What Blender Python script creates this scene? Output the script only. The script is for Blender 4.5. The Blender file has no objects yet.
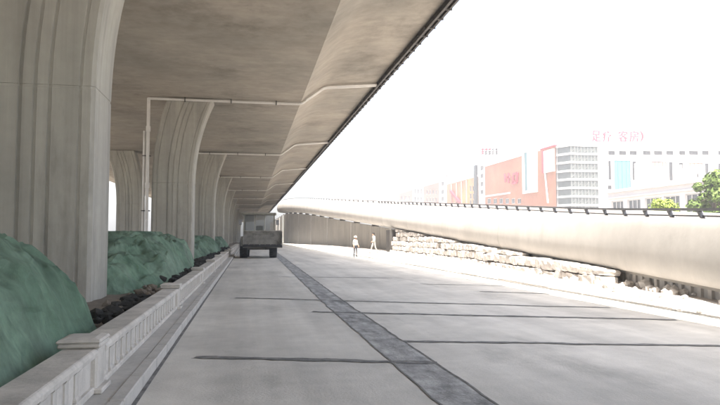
import bpy, bmesh, math, random
from mathutils import Vector, Matrix, noise
R = math.radians
random.seed(7)
SC = bpy.context.scene
COL = SC.collection
# ------------------------------------------------------------------ camera
CAM_H, F_PX = 1.6, 623.5                      # eye height, focal length in pixels of a 720 px wide frame
YAW, PITCH = R(10.168), R(3.167)              # turned right of the road's direction (+Y), tilted up
FW = Vector((math.sin(YAW)*math.cos(PITCH), math.cos(YAW)*math.cos(PITCH), math.sin(PITCH)))
RT = Vector((math.cos(YAW), -math.sin(YAW), 0))
UP = RT.cross(FW)
cd = bpy.data.cameras.new('camera')
cd.sensor_width = 36; cd.lens = 36*F_PX/720; cd.clip_end = 3000; cd.clip_start = .05
cam = bpy.data.objects.new('camera', cd); COL.objects.link(cam)
cam.location = (0, 0, CAM_H)
cam.rotation_euler = Matrix((RT, UP, -FW)).transposed().to_euler()
SC.camera = cam
def ray(px, py): return FW + RT*((px-360)/F_PX) + UP*((202.5-py)/F_PX)
def onz(px, py, z=0.): d = ray(px, py); return d*((z-CAM_H)/d.z) + Vector((0, 0, CAM_H))
def onx(px, py, x): d = ray(px, py); return d*(x/d.x) + Vector((0, 0, CAM_H))
def ony(px, py, y): d = ray(px, py); return d*(y/d.y) + Vector((0, 0, CAM_H))
# ------------------------------------------------------------------ sky, sun, exposure
SUN_EL = 62
w = bpy.data.worlds.new('World'); SC.world = w; w.use_nodes = True
nt = w.node_tree; bg = nt.nodes['Background']
sky = nt.nodes.new('ShaderNodeTexSky'); sky.sky_type = 'NISHITA'; sky.sun_disc = False
sky.sun_elevation = R(SUN_EL); sky.sun_rotation = R(186); sky.dust_density = 5.0; sky.air_density = 1.0; sky.ozone_density = 1.0
hs = nt.nodes.new('ShaderNodeHueSaturation'); hs.inputs['Saturation'].default_value = .78     # white hazy summer sky
nt.links.new(sky.outputs[0], hs.inputs['Color']); nt.links.new(hs.outputs[0], bg.inputs[0]); bg.inputs[1].default_value = .14
sd = bpy.data.lights.new('sun', 'SUN'); sd.energy = 4.2; sd.angle = R(.55); sd.color = (1, .95, .87)
sun = bpy.data.objects.new('sun', sd); COL.objects.link(sun)
sv = Vector((-.05, -math.cos(R(SUN_EL)), math.sin(R(SUN_EL)))).normalized()
sun.rotation_euler = sv.to_track_quat('Z', 'Y').to_euler(); sun.location = (0, -30, 60)
SC.view_settings.view_transform = 'Standard'; SC.view_settings.look = 'None'
SC.view_settings.gamma = 1; SC.view_settings.exposure = 2.25
SC.cycles.max_bounces = 10; SC.cycles.diffuse_bounces = 7
# ------------------------------------------------------------------ materials
MATS = {}
def mat(name, col, var=.15, scale=1.5, rough=.85, bump=.15, bscale=18., streak=None, stain=None, metallic=0., tint=None, spec=.3):
    """procedural surface: base colour, two octaves of tonal variation, optional stretched streaks and dark stains, fine relief"""
    if name in MATS: return MATS[name]
    m = bpy.data.materials.new(name); m.use_nodes = True; MATS[name] = m
    t = m.node_tree; N = t.nodes.new; L = t.links.new
    b = t.nodes['Principled BSDF']; b.inputs['Roughness'].default_value = rough; b.inputs['Metallic'].default_value = metallic
    b.inputs['Specular IOR Level'].default_value = spec
    tc = N('ShaderNodeTexCoord')
    def nz(s, det=6., vec=None, r=.6):
        n = N('ShaderNodeTexNoise'); n.inputs['Scale'].default_value = s; n.inputs['Detail'].default_value = det; n.inputs['Roughness'].default_value = r
        L(vec if vec else tc.outputs['Object'], n.inputs['Vector']); return n.outputs['Fac']
    def ramp(fac, lo, hi, p0, p1):
        r = N('ShaderNodeMapRange'); r.inputs['From Min'].default_value = p0; r.inputs['From Max'].default_value = p1
        r.inputs['To Min'].default_value = lo; r.inputs['To Max'].default_value = hi; L(fac, r.inputs['Value']); return r.outputs[0]
    def mul(a, c):
        x = N('ShaderNodeMath'); x.operation = 'MULTIPLY'; L(a, x.inputs[0]); L(c, x.inputs[1]); return x.outputs[0]
    f = mul(ramp(nz(scale), 1-var, 1+var, .3, .7), ramp(nz(scale*9), 1-var*.5, 1+var*.5, .3, .7))
    if streak:
        mp = N('ShaderNodeMapping'); mp.inputs['Scale'].default_value = streak[0]; L(tc.outputs['Object'], mp.inputs['Vector'])
        f = mul(f, ramp(nz(1., 5., mp.outputs[0]), 1-streak[1], 1+streak[1]*.6, .34, .66))
    if stain:
        mp = N('ShaderNodeMapping'); mp.inputs['Scale'].default_value = stain[0]; L(tc.outputs['Object'], mp.inputs['Vector'])
        f = mul(f, ramp(nz(1., 8., mp.outputs[0], .7), 1., 1-stain[1], stain[2], stain[2]+.12))
    vm = N('ShaderNodeVectorMath'); vm.operation = 'SCALE'
    if tint:
        mx = N('ShaderNodeMix'); mx.data_type = 'RGBA'; L(ramp(nz(scale*.6, 4.), 0, 1, .4, .62), mx.inputs[0])
        mx.inputs[6].default_value = (*col, 1); mx.inputs[7].default_value = (*tint, 1); L(mx.outputs[2], vm.inputs[0])
    else: vm.inputs[0].default_value = col
    L(f, vm.inputs[3]); L(vm.outputs[0], b.inputs['Base Color'])
    if bump:
        bp = N('ShaderNodeBump'); bp.inputs['Strength'].default_value = bump; bp.inputs['Distance'].default_value = .02
        L(nz(bscale, 8.), bp.inputs['Height']); L(bp.outputs[0], b.inputs['Normal'])
    return m
def glass(name, col, rough=.08):
    m = mat(name, col, .15, .4, rough, 0, spec=.5); return m
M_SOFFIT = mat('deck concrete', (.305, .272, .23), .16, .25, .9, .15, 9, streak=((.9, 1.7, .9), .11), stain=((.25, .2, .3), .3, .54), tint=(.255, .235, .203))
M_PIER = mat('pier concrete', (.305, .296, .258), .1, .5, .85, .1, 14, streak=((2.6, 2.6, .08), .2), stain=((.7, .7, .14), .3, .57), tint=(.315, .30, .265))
M_ROAD = mat('road concrete', (.53, .51, .46), .15, .3, .9, .35, 30, streak=((1.1, .06, 1), .17), stain=((.55, .2, 1), .26, .55), tint=(.46, .445, .405))
M_TRENCH = mat('trench patch', (.29, .29, .28), .32, 3.2, .95, .9, 22, streak=((5, .8, 1), .32), stain=((2.5, 1.2, 1), .35, .52))
M_JOINT = mat('joint filler', (.15, .148, .14), .45, 6., .95, .5, 40)
M_WALK = mat('walkway concrete', (.40, .385, .355), .14, 1.1, .9, .25, 26, stain=((.8, .4, 1), .25, .56))
M_BAL = mat('balustrade concrete', (.46, .435, .395), .16, 1.6, .88, .3, 24, streak=((3, 3, .5), .14), stain=((1.3, 1.3, 2.2), .3, .57))
M_DIRT = mat('dirt', (.16, .135, .105), .3, 1.2, 1., .7, 12)
M_GROUND = mat('dusty ground', (.34, .31, .27), .15, .08, 1., .3, 4)
M_BANK = mat('pale dusty bank', (.52, .485, .45), .2, .9, 1., .8, 9)
M_NET = None
M_BLACK = mat('dark rubble', (.028, .027, .024), .4, 4, .95, .5, 20)
M_BLOCK = mat('pale rubble block', (.50, .465, .43), .2, 1.6, .95, .7, 11)
M_RAMP = mat('ramp concrete', (.48, .452, .418), .08, .4, .85, .12, 14, streak=((.9, .9, .12), .06), stain=((.5, .5, .25), .1, .58))
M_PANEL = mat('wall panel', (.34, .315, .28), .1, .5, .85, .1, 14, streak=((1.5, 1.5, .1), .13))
M_PIPE = mat('pipe plastic', (.52, .50, .47), .08, 2, .5, 0)
M_RAIL = mat('rail steel', (.17, .17, .175), .15, 2, .5, 0)
M_GUT = mat('gutter steel', (.075, .07, .066), .3, 1.5, .7, .2, 20)
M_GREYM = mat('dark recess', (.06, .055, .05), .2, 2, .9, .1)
# ------------------------------------------------------------------ mesh helpers
class MB:
    def __init__(s): s.v = []; s.f = []
    def add(s, vs, fs):
        o = len(s.v); s.v += [tuple(v) for v in vs]; s.f += [tuple(i+o for i in f) for f in fs]; return s
    def box(s, x0, x1, y0, y1, z0, z1, mt=None):
        vs = [Vector(p) for p in ((x0,y0,z0),(x1,y0,z0),(x1,y1,z0),(x0,y1,z0),(x0,y0,z1),(x1,y0,z1),(x1,y1,z1),(x0,y1,z1))]
        if mt: vs = [mt @ v for v in vs]
        return s.add(vs, [(3,2,1,0),(4,5,6,7),(0,1,5,4),(1,2,6,5),(2,3,7,6),(3,0,4,7)])
    def bar(s, a, b, wx, wz=None, up=Vector((0,0,1))):
        a = Vector(a); b = Vector(b); d = (b-a).normalized(); wz = wz or wx
        if abs(d.dot(up)) > .95: up = Vector((0,1,0))
        x = d.cross(up).normalized(); z = x.cross(d)
        vs = [p + x*i*wx/2 + z*j*wz/2 for p in (a, b) for i, j in ((-1,-1),(1,-1),(1,1),(-1,1))]
        return s.add(vs, [(0,1,2,3),(7,6,5,4),(0,4,5,1),(1,5,6,2),(2,6,7,3),(3,7,4,0)])
    def tube(s, pts, rad, n=10):
        pts = [Vector(p) for p in pts]; rr = rad if isinstance(rad, (list, tuple)) else [rad]*len(pts)
        rings = []; ref = None
        for i, p in enumerate(pts):
            d = (pts[min(i+1, len(pts)-1)] - pts[max(i-1, 0)]).normalized()
            if ref is None: ref = d.orthogonal().normalized()
            ref = (ref - d*ref.dot(d)).normalized(); bi = d.cross(ref)
            rings.append([p + (ref*math.cos(2*math.pi*k/n) + bi*math.sin(2*math.pi*k/n))*rr[i] for k in range(n)])
        return s.loft(rings)
    def loft(s, rings, cap=True):
        n = len(rings[0]); vs = [v for r in rings for v in r]; fs = []
        for i in range(len(rings)-1):
            for k in range(n):
                fs.append((i*n+k, i*n+(k+1) % n, (i+1)*n+(k+1) % n, (i+1)*n+k))
        if cap: fs += [tuple(range(n))[::-1], tuple((len(rings)-1)*n+k for k in range(n))]
        return s.add(vs, fs)
    def lathe_x(s, prof, c, n=24):                # (x offset, radius) pairs about an axis along x
        return s.loft([[Vector((c[0]+x, c[1]+r*math.cos(2*math.pi*k/n), c[2]+r*math.sin(2*math.pi*k/n))) for k in range(n)] for x, r in prof])
    def mesh(s, name, m=None, smooth=False, bevel=0):
        me = bpy.data.meshes.new(name); me.from_pydata(s.v, [], s.f); me.validate()
        bm = bmesh.new(); bm.from_mesh(me)
        bmesh.ops.recalc_face_normals(bm, faces=bm.faces)
        if bevel: bmesh.ops.bevel(bm, geom=[e for e in bm.edges if e.is_manifold and e.calc_face_angle(0) > .5], offset=bevel, segments=1, affect='EDGES', clamp_overlap=True)
        if smooth:
            for f in bm.faces: f.smooth = True
            if smooth != 'all':
                for e in bm.edges:
                    if e.is_manifold and e.calc_face_angle(0) > smooth: e.smooth = False
        bm.to_mesh(me); bm.free()
        if m: me.materials.append(m)
        return me
    def build(s, name, m, parent=None, smooth=False, bevel=0, loc=None):
        return link(name, s.mesh(name, m, smooth, bevel), parent, loc)
def link(name, me, parent=None, loc=None, rot=None):
    o = bpy.data.objects.new(name, me); COL.objects.link(o)
    if parent: o.parent = parent
    if loc is not None: o.location = loc
    if rot is not None: o.rotation_euler = rot
    return o
def tag(o, label, cat, group=None):
    o['label'] = label; o['category'] = cat
    if group: o['group'] = group
    return o
def thing(name, label, cat, loc=(0,0,0), rz=0, group=None):
    o = link(name, None, None, loc, (0, 0, rz)); o.empty_display_size = .2
    return tag(o, label, cat, group)
def kind(o, k='structure'): o['kind'] = k; return o
def copy_tree(o, parent=None):
    c = o.copy(); COL.objects.link(c); c.parent = parent
    for ch in list(o.children): copy_tree(ch, c)
    return c
def interp(tab, y):
    if y <= tab[0][0]: a, b = tab[0], tab[1]
    elif y >= tab[-1][0]: a, b = tab[-2], tab[-1]
    else:
        i = next(i for i in range(len(tab)-1) if tab[i][0] <= y <= tab[i+1][0])
        p0 = tab[max(i-1, 0)]; a = tab[i]; b = tab[i+1]; p3 = tab[min(i+2, len(tab)-1)]
        t = (y-a[0])/(b[0]-a[0]); h = b[0]-a[0]
        m1 = (b[1]-p0[1])/(b[0]-p0[0]); m2 = (p3[1]-a[1])/(p3[0]-a[0])
        return (2*t**3-3*t*t+1)*a[1] + (t**3-2*t*t+t)*h*m1 + (-2*t**3+3*t*t)*b[1] + (t**3-t*t)*h*m2
    return a[1] + (y-a[0])*(b[1]-a[1])/(b[0]-a[0])
def ordinal(i): return ['first','second','third','fourth','fifth','sixth','seventh','eighth','ninth','tenth','eleventh','twelfth','thirteenth','fourteenth'][i]
def nz3(x, y, z=0.): return noise.noise(Vector((x, y, z)))
def grid_mesh(name, xs, ys, zf, m, smooth=True):
    mb = MB(); nx = len(xs)
    mb.v = [(x, y, zf(x, y)) for y in ys for x in xs]
    mb.f = [(j*nx+i, j*nx+i+1, (j+1)*nx+i+1, (j+1)*nx+i) for j in range(len(ys)-1) for i in range(nx-1)]
    me = bpy.data.meshes.new(name); me.from_pydata(mb.v, [], mb.f)
    me.polygons.foreach_set('use_smooth', [smooth]*len(me.polygons)); me.materials.append(m); return me
def frange(a, b, n): return [a+(b-a)*i/n for i in range(n+1)]
# ------------------------------------------------------------------ ground, road, walkway
kind(link('ground', grid_mesh('ground', frange(-900, 900, 30), frange(-300, 1500, 30), lambda x, y: -.06, M_GROUND)))
ROAD_L, ROAD_R = -1.08, 9.08
road = kind(link('road', grid_mesh('road', frange(ROAD_L, ROAD_R, 4), frange(-40, 420, 60), lambda x, y: 0, M_ROAD, False)))
def strip(name, pts_l, pts_r, m, z):              # two edges given as point lists
    mb = MB(); n = len(pts_l)
    mb.v = [(p[0], p[1], z) for p in pts_l] + [(p[0], p[1], z) for p in pts_r]
    mb.f = [(i, i+n, i+n+1, i+1) for i in range(n-1)]
    return mb.build(name, m, road)
def joint(a, b, wd):
    a = onz(*a); b = onz(*b); n = max(8, int((b-a).length*16)); d = (b-a).normalized(); q = Vector((-d.y, d.x, 0))
    P = [a.lerp(b, i/n) for i in range(n+1)]
    def j(s, k): return [p + q*(wd/2*s + wd*(.4*nz3(p.x*3.1, p.y*3, k)+.25*nz3(p.x*11, p.y*9, k))) + q*.05*nz3(p.x*.6, p.y, 9) for p in P]
    strip('joint_strip', j(1, k=1.3), j(-1, k=5.7), M_JOINT, .008)
joint((195, 357.5), (437, 363), .15); joint((403, 341.5), (735, 346.3), .13); joint((312, 312), (676, 320), .16)
joint((236, 298), (610, 308), .13); joint((282, 277), (392, 278), .12); joint((480, 291.5), (550, 294), .14); joint((420, 284), (520, 286.5), .07)
yy = frange(3.0, 75, 260)
def tl(y, s): return ((1.82 if s < 0 else 2.36) + .006*y*0 + (.012*max(0, y-15)) + .04*nz3(y*1.7, s*4.) + .02*nz3(y*7, s*3.) , y)
strip('trench_patch', [tl(y, -1) for y in yy], [tl(y, 1) for y in yy], M_TRENCH, .004)
strip('trench_edge_crack', [(tl(y, 1)[0]-.012, y) for y in yy], [(tl(y, 1)[0]+.016+.012*nz3(y*4, 2), y) for y in yy], M_JOINT, .0085)
strip('trench_edge_crack', [(tl(y, -1)[0]-.014, y) for y in yy], [(tl(y, -1)[0]+.01+.012*nz3(y*4, 8), y) for y in yy], M_JOINT, .0085)
# walkway strip between kerb and balustrade
walk = kind(link('walkway', MB().box(-1.75, -1.222, -12, 130, -.05, .12).mesh('walkway', M_WALK)))
ks = MB().box(-.07, .07, 0, .985, -.05, .135).mesh('kerbstone', M_WALK, bevel=.012)
for i in range(92): link('kerbstone', ks, walk, (-1.15 + random.uniform(-.004, .004), -2 + i, random.uniform(-.006, .004)))
gut = MB().box(-1.078, -1.035, -12, 130, -.03, .0065); gut.build('gutter_line', M_JOINT, walk)
# dirt under the viaduct
def dz(x, y): return .30 + .10*nz3(x*.5, y*.5, 3) + .05*nz3(x*1.9, y*1.9, 5)
kind(link('dirt_bed', grid_mesh('dirt_bed', frange(-20, -1.74, 60), frange(-8, 150, 260), dz, M_DIRT)))
# ------------------------------------------------------------------ viaduct deck
SOF, EDGE_Z, FL, EX, CX = 9.3, 10.6, 2.9, 7.6, -7.25
Y0, Y1 = -70, 330
deck = thing('viaduct_deck', 'wide grey concrete viaduct deck overhead with sloping flank', 'viaduct', (CX, 0, 0))
fl, ex = FL-CX, EX-CX
CURVE = [(fl+.55, SOF+.46), (fl+.95, SOF+.76), (fl+1.35, SOF+.96), (fl+1.8, SOF+1.06), (fl+2.4, SOF+1.13)]
sec = [(-ex, EDGE_Z)] + [(-x, z) for x, z in CURVE[::-1]] + [(-fl, SOF), (fl, SOF), *CURVE, (ex, EDGE_Z), (ex, EDGE_Z+.34), (-ex, EDGE_Z+.34)]
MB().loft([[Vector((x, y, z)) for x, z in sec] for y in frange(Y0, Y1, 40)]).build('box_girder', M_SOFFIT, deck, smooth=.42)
for s in (-1, 1):
    a, b = sorted((s*(ex-.03), s*(ex-.42)))
    MB().box(a, b, Y0, Y1, EDGE_Z+.338, EDGE_Z+1.2).build('parapet', M_RAMP, deck)
g = MB().box(ex-.30, ex-.20, -20, Y1, EDGE_Z-.26, EDGE_Z-.03); g.box(ex+.003, ex+.10, -20, Y1, EDGE_Z-.16, EDGE_Z+.10)
go = g.build('edge_gutter', M_GUT, deck)
br = MB().box(ex-.34, ex+.13, -.04, .04, EDGE_Z-.20, EDGE_Z-.11).mesh('gutter_bracket', M_GUT)
for i in range(110): link('gutter_bracket', br, go, (0, 14+i*1.1, 0))
# ------------------------------------------------------------------ piers
def pier_mesh():
    W, D = 1.1, .78                                # half width, half thickness
    zs = frange(0, 4.55, 6) + [4.56, 4.60, 4.61] + frange(5, SOF, 16)
    def flare(z): t = max(0, (z-4.2)/(SOF-4.2)); return 1.02*t**2.3
    rings = []
    for z in zs:
        ins = .012 if z in (4.56, 4.60) else 0
        wl, wr_ = W - .74*flare(z) - ins, W + flare(z) - ins; sh = .13*flare(z); d = D - ins; c = .07
        ed = lambda b, k: [(b+k*c, -d), (b+k*(c+.16), -d), (b+k*(c+.18), -d+.025), (b+k*(c+.22), -d+.025), (b+k*(c+.24), -d)]
        sh = (wr_-wl)/2; fr = ed(-wl, 1)
        for gx in (-.27, 0, .27): fr += [(sh+gx-.04, -d), (sh+gx-.025, -d+.03), (sh+gx+.025, -d+.03), (sh+gx+.04, -d)]
        fr += ed(wr_, -1)[::-1]
        ring = fr + [(wr_, -d+c), (wr_, d-c)] + [(x, -y) for x, y in fr[::-1]] + [(-wl, d-c), (-wl, -d+c)]
        rings.append([Vector((x, y, z)) for x, y in ring])
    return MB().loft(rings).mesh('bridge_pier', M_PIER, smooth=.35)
PM = pier_mesh()
NB = 12
for k in range(NB):
    y = 12.95 + .78 + 22.5*k
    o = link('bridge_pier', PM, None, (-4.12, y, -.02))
    lab = ('flared grooved concrete pier beside the nearest green heap, closest to the viewer' if k == 0 else
           'flared grooved concrete pier with a white drainpipe on its left, %s in the near row' % ordinal(k))
    if k > 1: lab = 'flared grooved concrete pier, %s of the row along the balustrade' % ordinal(k)
    tag(o, lab, 'pier', 'viaduct piers')
    if k >= 2:
        o = link('bridge_pier', PM, None, (-10.4, y, -.02), (0, 0, math.pi))
        tag(o, 'flared concrete pier of the inner row, %s visible from the front' % ordinal(k-2), 'pier', 'viaduct piers')
# drain pipes: along the deck's underside and down each pier
def pipe_thing(k):
    y = 12.95 + 22.5*k - .16
    pt = thing('drain_pipe', 'pale drainpipe running under the deck and down the %s pier' % ordinal(k), 'pipe', (0, y, 0), 0, 'viaduct drain pipes')
    pr = .075
    xl = -5.42
    MB().tube([(xl, 0, SOF-.12), (FL-.05, 0, SOF-.12)], pr, 8).build('soffit_run', M_PIPE, pt, .6)
    MB().tube([(FL-.06, 0, SOF-.12), (FL+.1, 0, SOF-.05), (FL+1.25, 0, SOF+.80), (FL+1.5, 0, SOF+.88), (EX-.3, 0, EDGE_Z-.16)], pr, 8).build('flank_run', M_PIPE, pt, .6)
    MB().tube([(FL+.25, -.3, SOF+.06), (FL+1.25, -.3, SOF+.80), (FL+1.5, -.3, SOF+.88), (EX-.3, -.3, EDGE_Z-.16)], pr*.8, 8).build('flank_run', M_PIPE, pt, .6)
    MB().tube([(xl, 0, SOF-.10), (xl, -.02, SOF-.3), (xl, 0, .2)], pr*1.15, 10).build('downpipe', M_PIPE, pt, .6)
    MB().tube([(xl-.2, .12, 7.4), (xl-.2, .12, .2)], pr, 10).build('downpipe', M_PIPE, pt, .6)
    for z in (7.5, 4.4): MB().tube([(xl, 0, z-.14), (xl, 0, z+.14)], pr*1.6, 10).build('pipe_coupling', M_PIPE, pt, .6)
    for z in (6.0, 3.0, 1.2): MB().box(xl-.3, xl+.14, -.03, .26, z, z+.05).build('pipe_clamp', M_GUT, pt)
    for x in (-3.5, -1, 1.5): MB().box(x-.03, x+.03, -.1, .1, SOF-.22, SOF-.001).build('pipe_hanger', M_GUT, pt)
for k in range(1, 9): pipe_thing(k)
# ------------------------------------------------------------------ balustrade on the left
bal = thing('stone_balustrade', 'low weathered concrete balustrade with posts and ribbed panels along the kerb', 'balustrade', (-1.56, 0, .12))
post_m = None
pm = MB().box(-.15, .165, -.17, .17, 0, .432).mesh('post', M_BAL, bevel=.02)
cap = MB().box(-.19, .2, -.21, .21, .43, .475); cap.loft([[Vector((sx*a, sy*b, z)) for sx, sy in ((-1,-1),(1,-1),(1,1),(-1,1))] for a, b, z in ((.205, .22, .476), (.20, .215, .505), (.13, .14, .525))])
cap_m = cap.mesh('post_cap', M_BAL, bevel=.015)
foot_m = MB().box(-.19, .22, -.2, .2, 0, .05).mesh('post_foot', M_BAL, bevel=.01)
PY = [-.5] + [6.5+7.0*i for i in range(13)]
toprail = MB().loft([[Vector((x, y, z)) for x, z in ((-.14, .345), (.17, .345), (.175, .395), (.15, .425), (-.15, .425), (-.16, .39))] for y in frange(.171, 6.829, 4)]).mesh('top_rail', M_BAL, bevel=.008)
botrail = MB().box(-.11, .15, .171, 6.829, .0, .065).mesh('bottom_rail', M_BAL, bevel=.012)
panel = MB().box(-.06, .109, .171, 6.829, .065, .345).mesh('panel', M_BAL)
balm = MB().loft([[Vector((x*wd, y*wd, z)) for x, y in ((-.07, -.065), (.07, -.065), (.07, .065), (-.07, .065))] for z, wd in ((.066, 1.2), (.09, 1.2), (.11, .95), (.30, .95), (.32, 1.2), (.344, 1.2))]).mesh('baluster', M_BAL)
for i, y in enumerate(PY):
    p = link('post', pm, bal, (0, y, 0)); link('post_cap', cap_m, p); link('post_foot', foot_m, p)
    for nm, me in (('top_rail', toprail), ('bottom_rail', botrail), ('panel', panel)): link(nm, me, bal, (0, y, 0))
    if i < 9:
        for j in range(20): link('baluster', balm, bal, (.055, y+.36+j*.3125, random.uniform(-.003, .003)), (0, 0, random.uniform(-.04, .04)))
# ------------------------------------------------------------------ netted heaps and rubble
def net_material():
    m = mat('green debris net', (.092, .158, .105), .34, .9, .85, .5, 75, streak=((.8, 3.5, 1), .2), tint=(.13, .19, .138))
    t = m.node_tree; N = t.nodes.new; L = t.links.new; b = t.nodes['Principled BSDF']
    tc = N('ShaderNodeTexCoord'); mp = N('ShaderNodeMapping'); mp.inputs['Scale'].default_value = (1.0, .55, 1.0); mp.inputs['Rotation'].default_value = (0, 0, .5); L(tc.outputs['Object'], mp.inputs['Vector'])
    n = N('ShaderNodeTexNoise'); n.inputs['Scale'].default_value = 1.5; n.inputs['Detail'].default_value = 2; n.inputs['Distortion'].default_value = .35; L(mp.outputs[0], n.inputs['Vector'])
    sb = N('ShaderNodeMath'); sb.operation = 'SUBTRACT'; sb.inputs[1].default_value = .5; L(n.outputs['Fac'], sb.inputs[0])
    ab = N('ShaderNodeMath'); ab.operation = 'ABSOLUTE'; L(sb.outputs[0], ab.inputs[0])
    mn = N('ShaderNodeMath'); mn.operation = 'MINIMUM'; mn.inputs[1].default_value = .09; L(ab.outputs[0], mn.inputs[0])
    b2 = N('ShaderNodeBump'); b2.inputs['Strength'].default_value = 1.; b2.inputs['Distance'].default_value = .42; b2.invert = True; L(mn.outputs[0], b2.inputs['Height'])
    old = b.inputs['Normal'].links[0].from_node; L(b2.outputs[0], old.inputs['Normal'])
    return m
M_NET = net_material()
def heap(label, cx, cy, rx, ry, A, seed, ex=3.2, n=(110, 170)):
    base = .2
    def h(x, y):
        u, v = (x-cx)/rx, (y-cy)/ry
        r = math.sqrt(u*u+v*v) + .13*nz3(x*.55+seed, y*.4) + .05*nz3(x*1.3, y*1.1, seed)
        b = max(0, 1-max(0, r)**ex)**.8 if r < 1 else -.3*(r-1)
        fold = .055*(1-min(1, 4*abs(nz3(x*.9+.5*y+seed, y*.55-.4*x, 11)))) + .05*(1-min(1, 5*abs(nz3(x*1.6-.9*y, y*.8+seed, 13)))) + .05*abs(nz3(x*1.7+.9*y+seed, y*.7-.8*x, 2)) + .035*nz3(x*3.3-1.7*y, y*.9+seed, 4) + .02*nz3(x*7, y*4.5, seed) + .02*abs(math.sin(3.2*x+2.1*y+3*nz3(x*.8, y*.8, seed)))
        z = base + A*b*(1+.16*nz3(x*.45, y*.4, seed+7)) + (fold*2.4 if r < 1.02 else 0)
        e = max(0, min(1, (-1.79-x)/.45))**.6
        return base - .1 + (min(z, base + A*1.12) - base + .1)*e
    t = thing('netted_heap', label, 'heap', (0, 0, 0), 0, 'earth heaps under green net')
    me = grid_mesh('net_cover', frange(cx-rx*1.08, min(cx+rx*1.08, -1.74), n[0]), frange(cy-ry*1.08, cy+ry*1.08, n[1]), h, M_NET)
    link('net_cover', me, t)
    return h
H1 = heap('large earth heap under green netting in the left foreground', -4.45, 5.2, 2.78, 6.6, 1.46, 3.1, ex=3.9, n=(170, 260))
H2 = heap('earth heap under green netting between the first and second piers', -4.4, 22.2, 2.7, 8.4, 1.42, 8.4, ex=3.6, n=(130, 220))
H3 = heap('low earth heap under pale green netting beyond the second pier', -4.3, 47, 2.4, 9.0, 1.35, 5.2, n=(70, 110))
H4 = heap('farthest earth heap under green netting beyond the third pier', -4.3, 68.5, 2.4, 8.0, 1.3, 1.2, n=(50, 70))
def lump(mb, c, r, seed, sq=(1, 1, .7), n=1):
    bm = bmesh.new(); bmesh.ops.create_icosphere(bm, subdivisions=n, radius=1)
    vs = []
    for v in bm.verts:
        k = 1 + .45*nz3(v.co.x*1.3+seed, v.co.y*1.3, v.co.z*1.3+seed*.7)
        vs.append(Vector((v.co.x*sq[0]*r*k, v.co.y*sq[1]*r*k, v.co.z*sq[2]*r*k)) + Vector(c))
    fs = [tuple(v.index for v in f.verts) for f in bm.faces]; bm.free(); mb.add(vs, fs)
def rubble(label, n, m, xr, yr, rr, seed, zf, cat='rubble', name='rubble'):
    rnd = random.Random(seed); mb = MB()
    for i in range(n):
        x = rnd.uniform(*xr); y = rnd.uniform(*yr); r = rnd.uniform(*rr)*rnd.uniform(.6, 1.1)
        lump(mb, (x, y, zf(x, y)+r*.3), r, i*1.7+seed, (rnd.uniform(.7, 1.3), rnd.uniform(.7, 1.5), rnd.uniform(.5, .8)))
    o = mb.build(name, m); tag(o, label, cat); kind(o, 'stuff'); return o
rubble('dark loose rubble between the large green heap and the balustrade', 90, M_BLACK, (-2.35, -1.78), (9.6, 13.2), (.05, .15), 2, lambda x, y: .36)
rubble('black rubble spilling along the balustrade by the second green heap', 420, M_BLACK, (-2.4, -1.76), (17, 36), (.05, .18), 5, lambda x, y: .42+.22*max(0, nz3(y*.3, 2)))
rubble('dark rubble along the far end of the balustrade', 200, M_BLACK, (-2.5, -1.8), (40, 66), (.08, .24), 9, lambda x, y: .42)
rubble('grey brown clods lying in front of the first pier', 60, M_DIRT, (-2.6, -1.8), (11, 20), (.05, .16), 14, lambda x, y: .33)
# ------------------------------------------------------------------ descending ramp on the right
TOPX = [(-30, 7.0), (0, 8.75), (11.7, 9.9), (18.7, 11.0), (34.3, 12.0), (55, 12.6), (82, 12.0), (128, 10.4), (156, 8.9), (175, 8.1)]
TOPZ = [(-30, -.4), (0, 1.42), (11.7, 1.98), (18.7, 2.32), (34.3, 3.3), (55, 4.6), (82, 6.4), (128, 9.45), (156, 10.8), (175, 11.3)]
THK = [(-30, 1.2), (11.7, 1.52), (18.7, 1.64), (34.3, 1.95), (55, 2.15), (82, 2.4), (128, 2.8), (156, 2.9), (175, 2.9)]
rx = lambda y: interp(TOPX, y); rz = lambda y: interp(TOPZ, y); rt = lambda y: interp(THK, y)
ramp = thing('concrete_ramp', 'pale curved concrete ramp with rounded belly descending on the right', 'ramp')
rings = []
bulge = lambda y: .28 + .72*max(0, min(1, (y-13)/35))
WR = 8.5
for y in frange(-22, 172, 97):
    X, Z, T = rx(y), rz(y), rt(y)
    prof = [(.30, 0), (.02, 0), (-.03, -.04), (-.17, -.16), (-.30, -.30), (-.40, -.44), (-.47, -.58), (-.48, -.70), (-.44, -.80), (-.35, -.88), (-.20, -.945), (.02, -.985), (.28, -1.0), (.32, -1.01), (.34, -1.03), (1.6, -1.06),
            (WR-1.6, -1.06), (WR-.3, -1.0), (WR+.3, -.6), (WR, 0), (WR-.3, 0), (WR-.32, -.35), (.32, -.35)]
    rings.append([Vector((X+(px*bulge(y) if px < 0 else px), y, Z + pz*T)) for px, pz in prof])
MB().loft(rings).build('girder', M_RAMP, ramp, smooth=.55)
FACE = [(.02, 0), (-.03, -.04), (-.17, -.16), (-.30, -.30), (-.40, -.44), (-.47, -.58), (-.48, -.70), (-.44, -.80), (-.35, -.88), (-.20, -.945), (.02, -.985), (.2, -.997)]
for k in range(16):
    y = 7.9 + 9.7*k; rg = []
    for yy2 in (y-.018, y+.018):
        rg.append([Vector((rx(yy2)+(px*bulge(yy2) if px < 0 else px)+o_, yy2, rz(yy2)+pz*rt(yy2)+(-.004 if o_ else 0))) for px, pz, o_ in [(a, b, -.006) for a, b in FACE] + [(a+.05, b+.01, 0) for a, b in FACE[::-1]]])
    MB().loft(rg).build('segment_joint', M_PANEL, ramp)
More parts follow.
